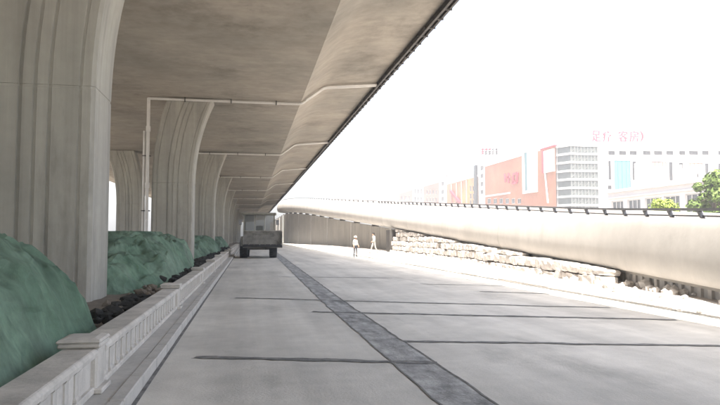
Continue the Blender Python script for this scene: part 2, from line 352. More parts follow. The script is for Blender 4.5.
# bottom lip
lip = []
for y in frange(-5, 60, 50):
    X, Z, T = rx(y), rz(y)-rt(y), rt(y)
    lip.append([Vector((X+a, y, Z+b)) for a, b in ((.20, -.075), (.27, -.075), (.27, -.01), (.20, -.01))])
MB().loft(lip).build('drip_edge', M_PANEL, ramp)
# metal guard rail on the ramp's edge
rail = thing('guard_rail', 'dark steel guard rail with slanted posts on the ramp edge', 'railing')
def railtube(dx, dzz, wx, wz, name):
    rr_ = [[Vector((rx(y)+dx+a*wx/2, y, rz(y)+dzz+b*wz/2)) for a, b in ((-1, -1), (1, -1), (1, 1), (-1, 1))] for y in frange(4, 165, 160)]
    MB().loft(rr_).build(name, M_RAIL, rail)
railtube(.10, .205, .11, .06, 'top_rail'); railtube(.14, .055, .05, .035, 'lower_rail')
pmesh = MB().add([(.06, -.10, 0), (.20, -.10, 0), (.20, -.04, 0), (.06, -.04, 0), (.05, .02, .18), (.17, .02, .18), (.17, .08, .18), (.05, .08, .18)],
                 [(3,2,1,0),(4,5,6,7),(0,1,5,4),(1,2,6,5),(2,3,7,6),(3,0,4,7)]).mesh('post', M_RAIL)
y = 7.3
while y < 165:
    link('post', pmesh, rail, (rx(y), y, rz(y)-.005)); y += 1.32 if y < 60 else 2.64
# recessed wall with ribs under the ramp's low end
rec = thing('recess_wall', 'shaded ribbed wall under the low end of the ramp', 'wall')
wr = [[Vector((rx(y)+a, y, z)) for a, z in ((.33, -.05), (.7, -.05), (.7, rz(y)-rt(y)*1.02), (.33, rz(y)-rt(y)*1.02))] for y in frange(-4, 52, 40)]
M_REC = mat('recess concrete', (.46, .43, .395), .1, .8, .85, .1, 14); MB().loft(wr).build('wall_face', M_REC, rec)
rib = MB().box(-.07, .1, -.06, .06, 0, 1).mesh('rib', M_REC)
for i in range(64):
    y = 7.5+i*.42; o = link('rib', rib, rec, (rx(y)+.32, y, 0)); o.scale = (1, 1, rz(y)-rt(y)*1.03)
# bank in front and kerb line
def bankz(x, y):
    t = min(1, max(0, (x-9.2)/(.75 if y < 20 else 1.0))); return .05 + (.16+.12*max(0, min(1, (y-20)/10)))*t*t*(3-2*t) + .05*nz3(x*1.3, y*.8, 2) + .03*nz3(x*4, y*3, 6)
def bank_x(y): return rx(y)
mbk = MB(); ys = frange(-6, 300, 420); nx = 14
for y in ys:
    xr_ = rx(min(y, 120))+1.6 if y < 120 else 14
    for i in range(nx): x = 9.12 + (xr_-9.12)*i/(nx-1); mbk.v.append((x, y, bankz(x, y)*(1 if y < 90 else max(.15, 1-(y-90)/60)) if i else .02))
mbk.f = [(j*nx+i, j*nx+i+1, (j+1)*nx+i+1, (j+1)*nx+i) for j in range(len(ys)-1) for i in range(nx-1)]
kind(mbk.build('bank', M_BANK, smooth='all'))
ek = MB().box(-.045, .045, 0, 1.98, -.03, .09).mesh('edging_stone', M_BLOCK, bevel=.01)
edg = kind(link('edging', MB().box(9.06, 9.10, -6, 110, -.04, .012).mesh('edging', M_JOINT)))
for i in range(50): link('edging_stone', ek, edg, (9.16+random.uniform(-.02, .02), -2+i*2.0, random.uniform(-.04, 0)), (0, 0, random.uniform(-.01, .01)))
# stacked rough blocks
stack = thing('block_stack', 'rough pale blocks stacked in ragged courses under the ramp', 'block stack')
def block_mesh(seed):
    bm = bmesh.new(); bmesh.ops.create_cube(bm, size=1)
    bmesh.ops.subdivide_edges(bm, edges=bm.edges[:], cuts=2, use_grid_fill=True)
    for v in bm.verts:
        c = v.co.copy(); l = c.length
        c = c*(1 - .12*max(0, l-.62)/.25)
        c += Vector((nz3(c.x*3+seed, c.y*3, c.z*3), nz3(c.x*3, c.y*3+seed, c.z*3+9), nz3(c.x*3+5, c.y*3, c.z*3+seed)))*.075
        v.co = c
    me = bpy.data.meshes.new('block'); bm.to_mesh(me); bm.free(); me.materials.append(M_BLOCK); return me
BMS = [block_mesh(i*3.7) for i in range(8)]
CH = .37
for r_ in range(7):
    y = 16.5 + random.uniform(0, .4)
    while y < 51.6:
        wdt = random.uniform(.38, .72)
        ymid = y + wdt/2; x = rx(ymid) - .40 + r_*.07 + random.uniform(-.07, .07)
        zb = bankz(9.9, ymid) - .12 + r_*CH; lim = rz(ymid) - rt(ymid) + .02
        hh = CH*random.uniform(.86, .95)
        if zb + CH*.28 < lim and not (r_ and random.random() < .03) and not (zb+CH > lim and random.random() < .1):
            hh = min(hh, lim - zb)
            o = link('block', random.choice(BMS), stack, (x, ymid, zb+hh/2), (random.uniform(-.06, .06), random.uniform(-.08, .08), random.uniform(-.07, .07) - .06))
            o.scale = (random.uniform(.5, .62), wdt*1.09, hh*1.02)
        y += wdt + random.uniform(0, .04)
def rub_z(x, y): return bankz(x, y)
mb = MB(); rnd = random.Random(31)
for i in range(190):
    y = rnd.uniform(9, 46); x = rx(y) + rnd.uniform(-.9, .15) ; r = rnd.uniform(.05, .15)
    lump(mb, (x, y, bankz(x, y)+r*.25), r, i*2.3, (rnd.uniform(.8, 1.2), rnd.uniform(.8, 1.4), rnd.uniform(.6, 1)))
for i in range(30):
    y = rnd.uniform(13, 20); x = rx(y) + rnd.uniform(-.2, .25); r = rnd.uniform(.06, .16)
    lump(mb, (x, y, bankz(x, y)+r*.4), r, i*1.3, (1, rnd.uniform(.7, 1.3), rnd.uniform(.8, 1.2)))
o = mb.build('broken_rubble', M_BLOCK); kind(tag(o, 'pale broken rubble scattered at the foot of the stacked blocks', 'rubble'), 'stuff')
# retaining wall of panels under the ramp's high part
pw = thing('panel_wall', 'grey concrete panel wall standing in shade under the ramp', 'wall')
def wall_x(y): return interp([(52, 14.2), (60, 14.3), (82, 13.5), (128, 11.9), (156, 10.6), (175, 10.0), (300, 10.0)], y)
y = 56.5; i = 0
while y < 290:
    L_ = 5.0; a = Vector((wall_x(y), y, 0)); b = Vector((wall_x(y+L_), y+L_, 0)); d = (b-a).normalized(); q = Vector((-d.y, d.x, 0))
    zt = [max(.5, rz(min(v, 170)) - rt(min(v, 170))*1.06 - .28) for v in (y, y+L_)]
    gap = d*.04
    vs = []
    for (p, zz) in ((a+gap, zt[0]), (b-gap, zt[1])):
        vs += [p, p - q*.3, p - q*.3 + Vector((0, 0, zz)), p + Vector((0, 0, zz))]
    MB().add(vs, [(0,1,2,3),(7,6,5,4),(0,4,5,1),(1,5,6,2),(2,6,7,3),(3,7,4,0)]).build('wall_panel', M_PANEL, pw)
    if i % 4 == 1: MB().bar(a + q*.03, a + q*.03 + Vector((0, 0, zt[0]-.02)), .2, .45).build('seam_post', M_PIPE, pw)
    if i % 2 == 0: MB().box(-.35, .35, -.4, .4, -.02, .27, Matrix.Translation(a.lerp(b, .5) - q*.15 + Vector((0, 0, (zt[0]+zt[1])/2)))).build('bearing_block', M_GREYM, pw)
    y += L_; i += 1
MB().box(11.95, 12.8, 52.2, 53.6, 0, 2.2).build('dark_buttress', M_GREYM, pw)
# ------------------------------------------------------------------ wheel loader
M_LOAD = mat('loader paint', (.21, .2, .165), .25, 1.5, .6, .15, 20, stain=((1.5, 1.5, 1.5), .35, .5))
M_BUCK = mat('bucket steel', (.21, .2, .178), .3, 1.8, .7, .2, 18, metallic=.2, stain=((2, 2, 2), .4, .52))
M_TYRE = mat('tyre rubber', (.035, .034, .033), .3, 3, .9, .3, 30)
M_CABG = glass('cab glass', (.10, .11, .11), .06); M_CABG.node_tree.nodes['Principled BSDF'].inputs['Alpha'].default_value = .55
M_LAMP = glass('headlight glass', (.5, .5, .48), .15)
def wheel_loader():
    lp = onz(259, 257.2)
    t = thing('wheel_loader', 'dusty grey wheel loader facing the camera with its bucket raised', 'loader', (lp.x, lp.y, 0), R(-3))
    # rear chassis and engine hood
    hood = MB().loft([[Vector((sx*a, y, z)) for sx, z in ((-1, z0), (1, z0), (1, z1), (-1, z1))] for y, a, z0, z1 in ((.9, .72, .75, 2.0), (2.2, .72, .75, 2.0), (3.1, .68, .8, 1.85), (3.3, .6, .9, 1.6))])
    hood.build('engine_hood', M_LOAD, t, bevel=.04)
    MB().box(-.45, .45, -1.5, .9, .62, 1.15).build('front_frame', M_LOAD, t, bevel=.03)
    MB().box(-1.25, 1.25, -.35, 1.2, 1.18, 1.42).build('cab_floor', M_LOAD, t, bevel=.03)
    # cab
    z0, z1 = 1.42, 3.35
    cf = MB()
    for sx in (-1, 1):
        for yy_, b in ((-.3, .06), (1.15, 0)):
            cf.bar((sx*1.2, yy_, z0), (sx*1.16, yy_+b*2, z1), .1, .12)
        cf.bar((sx*1.2, .45, z0), (sx*1.16, .45, z1), .07, .08)
    cf.bar((-1.2, -.3, z0+.06), (1.2, -.3, z0+.06), .1, .12); cf.bar((-.35, -.3, z0), (-.33, -.2, z1), .06); cf.bar((.45, -.3, z0), (.43, -.2, z1), .06)
    cab = cf.build('cab_frame', M_LOAD, t)
    MB().box(-1.34, 1.34, -.42, 1.3, z1, z1+.17).build('cab_roof', M_LOAD, t, bevel=.05)
    for a, b in ((-1.12, -.38), (-.30, .40), (.48, 1.12)): MB().box(a, b, -.262, -.25, z0+.13, z1-.02).build('windscreen_pane', M_CABG, cab)
    MB().box(-.3, .3, .55, .7, 1.6, 2.5).build('seat', M_TYRE, t, bevel=.06)
    st = MB(); st.tube([(0, -.05, 1.45), (0, .12, 2.1)], .03, 8); st.tube([(.2*math.cos(k*math.pi/8), .12+.06*math.sin(k*math.pi/8), 2.1+.19*math.sin(k*math.pi/8)) for k in range(17)], .018, 6); st.build('steering_wheel', M_TYRE, t)
    for sx in (-1, 1):
        mr = MB().tube([(sx*1.18, -.3, 2.95), (sx*1.45, -.5, 2.9)], .018, 6).build('mirror_arm', M_RAIL, t)
        MB().box(sx*1.45-.11, sx*1.45+.11, -.53, -.47, 2.55, 2.95).build('mirror', M_RAIL, mr, bevel=.02)
        for (a, b) in ((-1.15, 1.75),): pass
        hl = MB().box(sx*.86-.13, sx*.86+.13, -.56, -.40, 1.66, 1.86).build('headlight', M_LOAD, t, bevel=.03)
        MB().box(sx*.86-.10, sx*.86+.10, -.575, -.562, 1.69, 1.83).build('lens', M_LAMP, hl)
        MB().loft([[Vector((sx*(1.05+dx), -1.15+.86*math.cos(a), .75+.86*math.sin(a)+e)) for dx, e in ((-.3, 0), (.3, 0), (.3, .05), (-.3, .05))] for a in [R(q) for q in range(20, 171, 15)]]).build('fender', M_LOAD, t)
        sp = MB()
        for q in range(3): sp.box(sx*1.12-.16, sx*1.12+.16, .05, .4, .45+.3*q, .49+.3*q)
        sp.bar((sx*1.12-.17, .2, .4), (sx*1.12-.17, .2, 1.3), .04); sp.bar((sx*1.12+.17, .2, .4), (sx*1.12+.17, .2, 1.3), .04)
        sp.build('step', M_RAIL, t)
    # wheels
    tp = [(-.28, .44), (-.29, .60), (-.25, .70), (-.14, .735), (.14, .735), (.25, .70), (.29, .60), (.28, .44)]
    tyre = MB().lathe_x(tp, (0, 0, 0), 28)
    for k in range(20):
        a = 2*math.pi*k/20
        for sx in (-1, 1):
            a2 = a + .12*sx
            tyre.bar((sx*.02, .75*math.cos(a2), .75*math.sin(a2)), (sx*.26, .72*math.cos(a2+.14), .72*math.sin(a2+.14)), .08, .07)
    tyre_m = tyre.mesh('tyre', M_TYRE, smooth=.6)
    rim_m = MB().lathe_x([(-.24, .43), (-.2, .40), (-.05, .3), (-.05, .12), (-.12, .10), (-.12, 0.02), (.1, .02), (.1, .3), (.2, .40), (.24, .43)], (0, 0, 0), 24).mesh('rim', M_LOAD, smooth=.6)
    for y in (-1.15, 1.75):
        MB().tube([(-1.0, y, .75), (1.0, y, .75)], .14, 10).build('axle', M_BUCK, t)
        for sx in (-1, 1):
            wh = link('wheel', tyre_m, t, (sx*1.12, y, .75)); link('rim', rim_m, wh)
    # lift arms, bucket
    for sx in (-1, 1):
        MB().loft([[Vector((sx*.62+dx, y, z+dz_)) for dx, dz_ in ((-.06, -h), (.06, -h), (.06, h), (-.06, h))] for y, z, h in ((-.3, 1.75, .16), (-1.1, 1.55, .2), (-1.9, 1.05, .17), (-2.25, .92, .13))]).build('lift_arm', M_LOAD, t)
        MB().tube([(sx*.62, -.4, 1.0), (sx*.62, -1.5, 1.2)], .065, 10).build('lift_cylinder', M_RAIL, t)
    MB().tube([(0, -.4, 1.75), (0, -1.9, 1.7)], .07, 10).build('tilt_cylinder', M_RAIL, t)
    prof = [(-2.25, 2.02), (-2.12, 1.75), (-2.10, 1.4), (-2.16, 1.08), (-2.32, .86), (-2.6, .78), (-3.1, .92), (-3.25, 1.0)]
    outer = [Vector((0, y, z)) for y, z in prof]; inner = [Vector((0, y-.05 + (.0 if i < 4 else .01), z + (.05 if i >= 4 else 0))) for i, (y, z) in enumerate(prof)][::-1]
    XB = 1.45; off = .36
    bk = MB().loft([[p + Vector((x+off, 0, 0)) for p in outer+inner] for x in (-XB, XB)]).build('bucket', M_BUCK, t)
    for sx in (-1, 1):
        sp = [(y, z) for y, z in prof]
        vs = [Vector((sx*XB*.995+off+dx, y, z)) for dx in (-.025, .025) for y, z in sp]; n = len(sp)
        MB().add(vs, [tuple(range(n)), tuple(range(2*n-1, n-1, -1))] + [(i, (i+1) % n, n+(i+1) % n, n+i) for i in range(n)]).build('side_plate', M_BUCK, bk)
    for i in range(8): MB().loft([[Vector((-1.4+.4*i+off+dx*w_, y, z+dz_*h)) for dx, dz_ in ((-1, -1), (1, -1), (1, 1), (-1, 1))] for y, z, w_, h in ((-3.1, .95, .06, .05), (-3.45, 1.08, .03, .015))]).build('tooth', M_BUCK, bk)
    MB().box(-XB*.99+off, XB*.99+off, -3.33, -3.2, .86, 1.06).build('cutting_edge', M_TYRE, bk, bevel=.02)
    MB().box(-XB*.96+off, XB*.96+off, -2.36, -2.2, 2.0, 2.1).build('bucket_lip', M_BUCK, bk, bevel=.02)
wheel_loader()
# ------------------------------------------------------------------ two workers
M_SKIN = mat('skin', (.40, .25, .18), .05, 5, .6, 0)
M_WHITE = mat('white cotton', (.42, .41, .395), .06, 5, .9, .2, 40)
M_DARKT = mat('dark trousers', (.035, .037, .045), .1, 6, .9, .2, 40)
M_LIGHTT = mat('light trousers', (.33, .31, .28), .08, 6, .9, .2, 40)
M_SHOE = mat('shoe', (.03, .028, .026), .1, 6, .7, 0)
M_HELM = mat('helmet shell', (.75, .70, .50), .04, 6, .35, 0)
M_HAIR = mat('black hair', (.02, .018, .016), .1, 6, .8, 0)
M_EYE = mat('eye', (.02, .02, .02), 0, 5, .3, 0)
def person(label, loc, rz_, knees, ankles, toes, elbows, wrists, trousers, helmet, lean=0):
    V = []; E_ = []; RD = []; K = []
    def add(p, r, par, k):
        V.append(p); RD.append(r); K.append(k)
        if par is not None: E_.append((par, len(V)-1))
        return len(V)-1
    ly = -lean
    pel = add((0, 0, .90), (.145, .105), None, 't')
    wst = add((0, ly*.3, 1.04), (.135, .095), pel, 's')
    che = add((0, ly*.7, 1.22), (.165, .11), wst, 's')
    uch = add((0, ly*.95, 1.33), (.12, .085), che, 's')
    nck = add((0, ly*1.1, 1.40), (.05, .05), uch, 'k')
    jaw = add((0, ly*1.2-.02, 1.465), (.062, .072), nck, 'k')
    hed = add((0, ly*1.25-.015, 1.54), (.075, .09), jaw, 'k')
    top = add((0, ly*1.25, 1.60), (.06, .07), hed, 'k')
    nose = add((0, ly*1.25-.115, 1.525), (.012, .014), hed, 'k')
    for i, sx in enumerate((-1, 1)):
        sh = add((sx*.165, ly*.95, 1.335), (.062, .062), uch, 's')
        el = add(tuple(elbows[i]), (.043, .043), sh, 's')
        wr_ = add(tuple(wrists[i]), (.028, .028), el, 'k')
        a = Vector(wrists[i]); d = (a-Vector(elbows[i])).normalized(); side = Vector((0, -1, 0)); side = (side-d*side.dot(d)).normalized()
        pm_ = add(tuple(a+d*.07), (.022, .036), wr_, 'k')
        nrm = d.cross(side)
        for j, (o_, ln) in enumerate(((-.03, .075), (-.01, .088), (.01, .084), (.03, .066))):
            b1 = a+d*.10+side*o_; b2 = b1+d*ln*.55+nrm*.006*sx; b3 = b2+d*ln*.4+nrm*.02*sx
            q = add(tuple(b1), (.009, .009), pm_, 'k'); q = add(tuple(b2), (.0085, .0085), q, 'k'); add(tuple(b3), (.007, .007), q, 'k')
        q = add(tuple(a+d*.045+side*.045), (.010, .010), pm_, 'k'); add(tuple(a+d*.085+side*.06), (.009, .009), q, 'k')
        hp = add((sx*.09, 0, .85), (.09, .09), pel, 't')
        kn = add(tuple(knees[i]), (.062, .064), hp, 't')
        an = add(tuple(ankles[i]), (.042, .045), kn, 't')
        hl = add((ankles[i][0], ankles[i][1]+.01, ankles[i][2]-.045), (.04, .045), an, 'f')
        add(tuple(toes[i]), (.04, .03), hl, 'f')
    me = bpy.data.meshes.new('body'); me.from_pydata(V, E_, []); ob = bpy.data.objects.new('tmp', me); COL.objects.link(ob)
    md = ob.modifiers.new('s', 'SKIN'); md.use_smooth_shade = True
    for sv_, r in zip(me.skin_vertices[0].data, RD): sv_.radius = r; sv_.use_root = False
    me.skin_vertices[0].data[0].use_root = True
    ob.modifiers.new('u', 'SUBSURF').levels = 2
    dg = bpy.context.evaluated_depsgraph_get(); res = bpy.data.meshes.new_from_object(ob.evaluated_get(dg))
    bpy.data.objects.remove(ob)
    res.materials.clear()
    for m in (M_SKIN, M_WHITE, trousers, M_SHOE): res.materials.append(m)
    mi = {'k': 0, 's': 1, 't': 2, 'f': 3}
    segs = [(Vector(V[a]), Vector(V[b]), K[a], K[b]) for a, b in E_]
    for p in res.polygons:
        c = p.center; best = (9, 0)
        for a, b, ka, kb in segs:
            tt = max(0, min(1, (c-a).dot(b-a)/(b-a).length_squared)); dd = (c-a.lerp(b, tt)).length
            if dd < best[0]: best = (dd, mi[kb] if tt > .35 else mi[ka])
        p.material_index = best[1]
    t = thing('person', label, 'person', loc, rz_)
    body = link('body', res, t)
    hy = ly*1.25
    for sx in (-1, 1): mb = MB(); lump(mb, (sx*.03, hy-.098, 1.55), .009, 1, (1, 1, 1)); mb.build('eye', M_EYE, body)
    mb = MB(); n = 18
    if helmet:
        mb.loft([[Vector((rr_*.118*math.cos(2*math.pi*k/n), hy+rr_*.135*math.sin(2*math.pi*k/n) - (.03 if i == 0 else 0), 1.575+z)) for k in range(n)] for i, (z, rr_) in enumerate(((0, 1.18), (.012, 1.18), (.016, 1.0), (.06, .95), (.10, .72), (.125, .35), (.13, .03)))])
        mb.build('helmet', M_HELM, t, smooth=.7)
    else:
        mb.loft([[Vector((rr_*.098*math.cos(2*math.pi*k/n), hy+.015+rr_*.115*math.sin(2*math.pi*k/n), 1.545+z+.03*(-math.sin(2*math.pi*k/n))*(i == 0))) for k in range(n)] for i, (z, rr_) in enumerate(((0, 1.0), (.04, 1.05), (.09, .85), (.115, .45), (.12, .03)))])
        mb.build('hair', M_HAIR, t, smooth='all')
    return t
p1 = onz(354, 257.2)
person('worker in white shirt, dark trousers and pale helmet standing at the shadow edge', (p1.x+.15, p1.y+.3, 0), R(25),
       ((-.09, -.02, .48), (.10, -.05, .48)), ((-.10, .02, .09), (.12, .0, .09)), ((-.12, -.13, .035), (.15, -.14, .035)),
       ((-.23, .03, 1.08), (.23, .03, 1.08)), ((-.22, -.10, .86), (.21, -.14, .90)), M_DARKT, True, .02)
p2 = onz(374, 257)
person('person in loose white shirt and pale trousers walking beside the dark wall buttress', (p2.x, p2.y, bankz(p2.x, p2.y)), R(-70),
       ((-.09, -.16, .50), (.09, .06, .47)), ((-.10, -.26, .11), (.09, .30, .14)), ((-.11, -.41, .05), (.09, .18, .05)),
       ((-.24, .12, 1.10), (.24, -.06, 1.08)), ((-.20, .10, .86), (.20, -.26, .96)), M_LIGHTT, False, .06)
# ------------------------------------------------------------------ buildings behind the ramp
M_WALLW = mat('white render', (.50, .475, .465), .05, .12, .85, .05)
M_WALLG = mat('grey render', (.42, .41, .40), .06, .12, .85, .05)
M_BRICK = mat('red cladding', (.27, .105, .055), .14, .15, .8, .05, tint=(.31, .135, .075))
M_PINK = mat('pink cladding', (.32, .17, .135), .10, .1, .8, .05)
M_GLASSD = mat('dark window glass', (.022, .022, .024), .2, .4, .2, 0, spec=.2)
M_GLASST = glass('teal glass', (.05, .13, .14), .1)
M_GLASSB = mat('blue panel', (.06, .32, .42), .06, .3, .4, 0)
M_ORANGE = mat('orange glazing', (.34, .11, .03), .35, .12, .35, 0, tint=(.36, .2, .05))
M_RED = mat('red sign', (.40, .025, .04), .1, 1, .5, 0)
M_LEAF = mat('leaf', (.085, .13, .025), .35, 1.1, .7, 0)
M_LEAFY = mat('young leaf', (.16, .21, .03), .3, 1.1, .7, 0)
M_BARK = mat('bark', (.10, .08, .06), .25, 3, .95, .5)
def facade(parent, m, P, N, u0, u1, z0, z1, holes, dep=.4, name='wall', pane=M_GLASSD, frame=M_WALLG):
    """wall face with real openings; P(u,z) gives a point on its plane, N the outward normal; each hole gets a framed window"""
    us = sorted({u0, u1, *[h[0] for h in holes], *[h[1] for h in holes]}); zs = sorted({z0, z1, *[h[2] for h in holes], *[h[3] for h in holes]})
    us = [u for u in us if u0 <= u <= u1]; zs = [z for z in zs if z0 <= z <= z1]
    mb = MB()
    inh = lambda u, z: any(h[0] < u < h[1] and h[2] < z < h[3] for h in holes)
    for a, b in zip(us, us[1:]):
        for c, d in zip(zs, zs[1:]):
            if not inh((a+b)/2, (c+d)/2): mb.add([P(a, c), P(b, c), P(b, d), P(a, d)], [(0, 1, 2, 3)])
    for h in holes:
        q = [P(h[0], h[2]), P(h[1], h[2]), P(h[1], h[3]), P(h[0], h[3])]; q2 = [v - N*dep for v in q]
        mb.add(q+q2, [(0, 1, 5, 4), (1, 2, 6, 5), (2, 3, 7, 6), (3, 0, 4, 7)])
    me = bpy.data.meshes.new(name); me.from_pydata(mb.v, [], mb.f); me.materials.append(m)
    wl = link(name, me, parent)
    for h in holes:
        a, b, c, d = h[:4]; pm_ = h[4] if len(h) > 4 else pane
        fr = MB(); tk = min(.16, (b-a)*.1, (d-c)*.1)
        nb = max(1, round((b-a)/1.1))
        def fbar(x0, x1, w0, w1): vs = [P(x, w_) - N*e for e in (dep*.75, dep*.5) for x, w_ in ((x0, w0), (x1, w0), (x1, w1), (x0, w1))]; fr.add(vs, [(3,2,1,0),(4,5,6,7),(0,1,5,4),(1,2,6,5),(2,3,7,6),(3,0,4,7)])
        fbar(a, b, c, c+tk); fbar(a, b, d-tk, d); fbar(a, a+tk, c+tk, d-tk); fbar(b-tk, b, c+tk, d-tk)
        for k in range(1, nb): u = a+(b-a)*k/nb; fbar(u-tk*.4, u+tk*.4, c+tk, d-tk)
        w_ = fr.build('window', frame, parent)
        MB().add([P(a, c)-N*dep*.9, P(b, c)-N*dep*.9, P(b, d)-N*dep*.9, P(a, d)-N*dep*.9], [(0, 1, 2, 3)]).build('pane', pm_, w_)
    return wl
def stroke_sign(parent, P, N, rects, m, name='character', th=.25):
    for a, b, c, d in rects:
        vs = [P(x, z) + N*e for e in (0.02, th) for x, z in ((a, c), (b, c), (b, d), (a, d))]
        MB().add(vs, [(3,2,1,0),(4,5,6,7),(0,1,5,4),(1,2,6,5),(2,3,7,6),(3,0,4,7)]).build(name, m, parent)
XM = onz(555, 147, 25).x; YF = onz(598, 146, 25).y
# white hotel facing the camera
Nf = Vector((0, -1, 0)); Pf = lambda u, z: Vector((u, YF, z))
def c5(X, Y): return 560+X/4.05, 120+Y/4.05
def rect5(x0, x1, y0, y1, *m):
    a = ony(*c5(x0, (y0)), YF); b = ony(*c5(x1, y1), YF); return (a.x, b.x, b.z, a.z, *m)
hotel = thing('hotel_building', 'white flat-roofed building with small dark top windows behind the ramp', 'building')
hx0 = ony(598.5, 180, YF).x; hx1 = hx0 + 62; hz1 = ony(620, 147.3, YF).z
holes = [rect5(x0, x1, 125, 142) for x0, x1 in ((195,223),(238,268),(282,312),(335,367),(380,415),(430,460),(482,508),(522,560),(575,603),(640,668))]
holes += [rect5(195,208,165,243), rect5(293,310,167,245), rect5(218,288,163,285, M_GLASSB), rect5(441,458,170,246), rect5(482,500,172,243), rect5(587,603,175,230), rect5(640,652,176,225), rect5(193,210,265,281),
          rect5(337,357,170,188, M_WALLG), rect5(370,432,168,188, M_PINK), rect5(512,578,172,189, M_PINK), rect5(337,357,232,246, M_WALLG), rect5(554,561,217,233)]
facade(hotel, M_WALLW, Pf, Nf, hx0, hx1, -.1, hz1, holes, dep=.16, frame=mat('dark frame', (.035, .035, .035), .1, 1, .6, 0))
MB().box(hx0+.05, hx1-.05, YF+.42, YF+28, -.1, hz1-.05).build('building_core', M_WALLW, hotel)
MB().box(hx0-.1, hx1+.1, YF-.25, YF+.6, hz1+.003, hz1+.5).build('parapet_coping', M_WALLW, hotel)
for px_ in (635, 639.5, 676, 680.5):
    u = ony(px_, 170, YF).x; MB().box(u-.25, u+.25, YF-.3, YF-.003, .0, hz1-4.2).build('pilaster', M_WALLW, hotel)
# rooftop sign
sg = thing('rooftop_sign', 'red Chinese characters standing on the white building roof', 'sign')
def glyph(ch, px0, px1, py0, py1):
    a = ony(px0, py1, YF+.5); b = ony(px1, py0, YF+.5)
    cu = bpy.data.curves.new('g', 'FONT'); cu.body = ch; cu.extrude = .03; cu.size = 1
    ob = bpy.data.objects.new('g', cu); COL.objects.link(ob); dg = bpy.context.evaluated_depsgraph_get()
    me = bpy.data.meshes.new_from_object(ob.evaluated_get(dg)); bpy.data.objects.remove(ob)
    if not len(me.vertices): return
    xs_ = [v.co.x for v in me.vertices]; ys_ = [v.co.y for v in me.vertices]
    sx = (b.x-a.x)/(max(xs_)-min(xs_)); sz = (b.z-a.z)/(max(ys_)-min(ys_)); x0 = min(xs_); y0 = min(ys_)
    for v in me.vertices: v.co = ((v.co.x-x0)*sx+a.x, YF+.5 - v.co.z*5, (v.co.y-y0)*sz+a.z)
    me.materials.append(M_RED); link('character', me, sg)
for ch, x0, x1 in (('足', 592.2, 600.4), ('疗', 602.8, 611.8), ('客', 618.8, 627.6), ('房', 629.6, 638.5), (')', 640, 643.2)): glyph(ch, x0, x1, 131, 141.6)
sf = MB()
for px_ in (593, 600, 604, 611, 620, 627, 631, 638): u = ony(px_, 140, YF+.7).x; sf.box(u-.06, u+.06, YF+.7, YF+.8, hz1-.1, hz1+3.4)
u0, u1 = ony(591, 140, YF).x, ony(642, 140, YF).x; sf.box(u0, u1, YF+.72, YF+.78, hz1+1.0, hz1+1.1)
sf.build('sign_frame', M_WALLG, sg)
# banded glass corner tower
tw = thing('glass_tower', 'banded grey glass corner tower between brick mall and white building', 'building')
tx0 = ony(557, 147, YF).x; tx1 = hx0 - .06; tz1 = ony(575, 144.5, YF).z
ch_ = 3.0
plan = [(XM+.2, YF+3.2), (XM+1.8, YF-.6), (tx1, YF-.6), (tx1, YF+20), (XM+.2, YF+20)]
def prism(pl, z0, z1, off=0):
    cx_ = sum(p[0] for p in pl)/len(pl); cy_ = sum(p[1] for p in pl)/len(pl)
    q = [(p[0]+(off if p[0] > cx_ else -off), p[1]+(off if p[1] > cy_ else -off)) for p in pl]
    return MB().loft([[Vector((x, y, z)) for x, y in q] for z in (z0, z1)])
prism(plan, -.1, tz1-.2, -.5).build('tower_core', M_WALLG, tw)
nbd = 12; bh = (ony(575, 145, YF).z - ony(575, 205, YF).z)/7.05
for k in range(nbd):
    zt_ = tz1 - k*bh
    if zt_ - bh < 0: break
    prism(plan, zt_-bh*.24, zt_, 0).build('floor_slab', mat('slab edge', (.34, .34, .335), .06, .3, .8, 0), tw)
    gb = prism(plan, zt_-bh+.001, zt_-bh*.24-.001, -.3).build('glass_band', mat('tower glass', (.07, .078, .076), .3, .5, .2, 0), tw)
    mu = MB()
    for j in range(9):
        x = XM+2.2+(tx1-XM-2.6)*j/8; mu.box(x-.07, x+.07, YF-.5, YF-.32, zt_-bh+.02, zt_-bh*.24-.02)
        if j < 8 and j % 2 == 0: mu.bar((x, YF-.4, zt_-bh+.1), (x+1.3, YF-.4, zt_-bh*.36-.1), .09)
    mu.build('mullion', mat('mullion steel', (.12, .125, .12), .1, 1, .6, 0), gb)
# mall row parallel to the road
Nm = Vector((-1, 0, 0)); Pm = lambda u, z: Vector((XM, u, z))
def ym(px, py): p = onx(px, py, XM); return p.y, p.z
def rectm(x0, x1, yt, yb, *m):
    a = ym(x0, yt); b = ym(x1, yb); return (min(a[0], b[0]), max(a[0], b[0]), min(a[1], b[1]), max(a[1], b[1]), *m)
mall = thing('brick_mall', 'red clad shopping mall wall receding beyond the glass tower', 'building')
ya, yb = ym(556, 180)[0], ym(485, 180)[0]; mz = ym(520, 156.5)[1]
hm = []
for k in range(6):
    q0 = 487+k*6; hm.append(rectm(q0, q0+4, 198.6, 203.5))
facade(mall, M_BRICK, Pm, Nm, ya, yb, -.1, mz, hm)
MB().box(XM+.42, XM+40, ya+.05, yb-.05, -.1, mz-.05).build('building_core', M_WALLG, mall)
MB().box(XM-.15, XM+.4, ym(523, 180)[0], yb, mz+.003, mz+5.2).build('white_attic', M_WALLW, mall)
MB().box(XM-.3, XM+.6, ya, ym(541, 150)[0], mz+.003, mz+.35).build('red_coping', M_RED, mall)
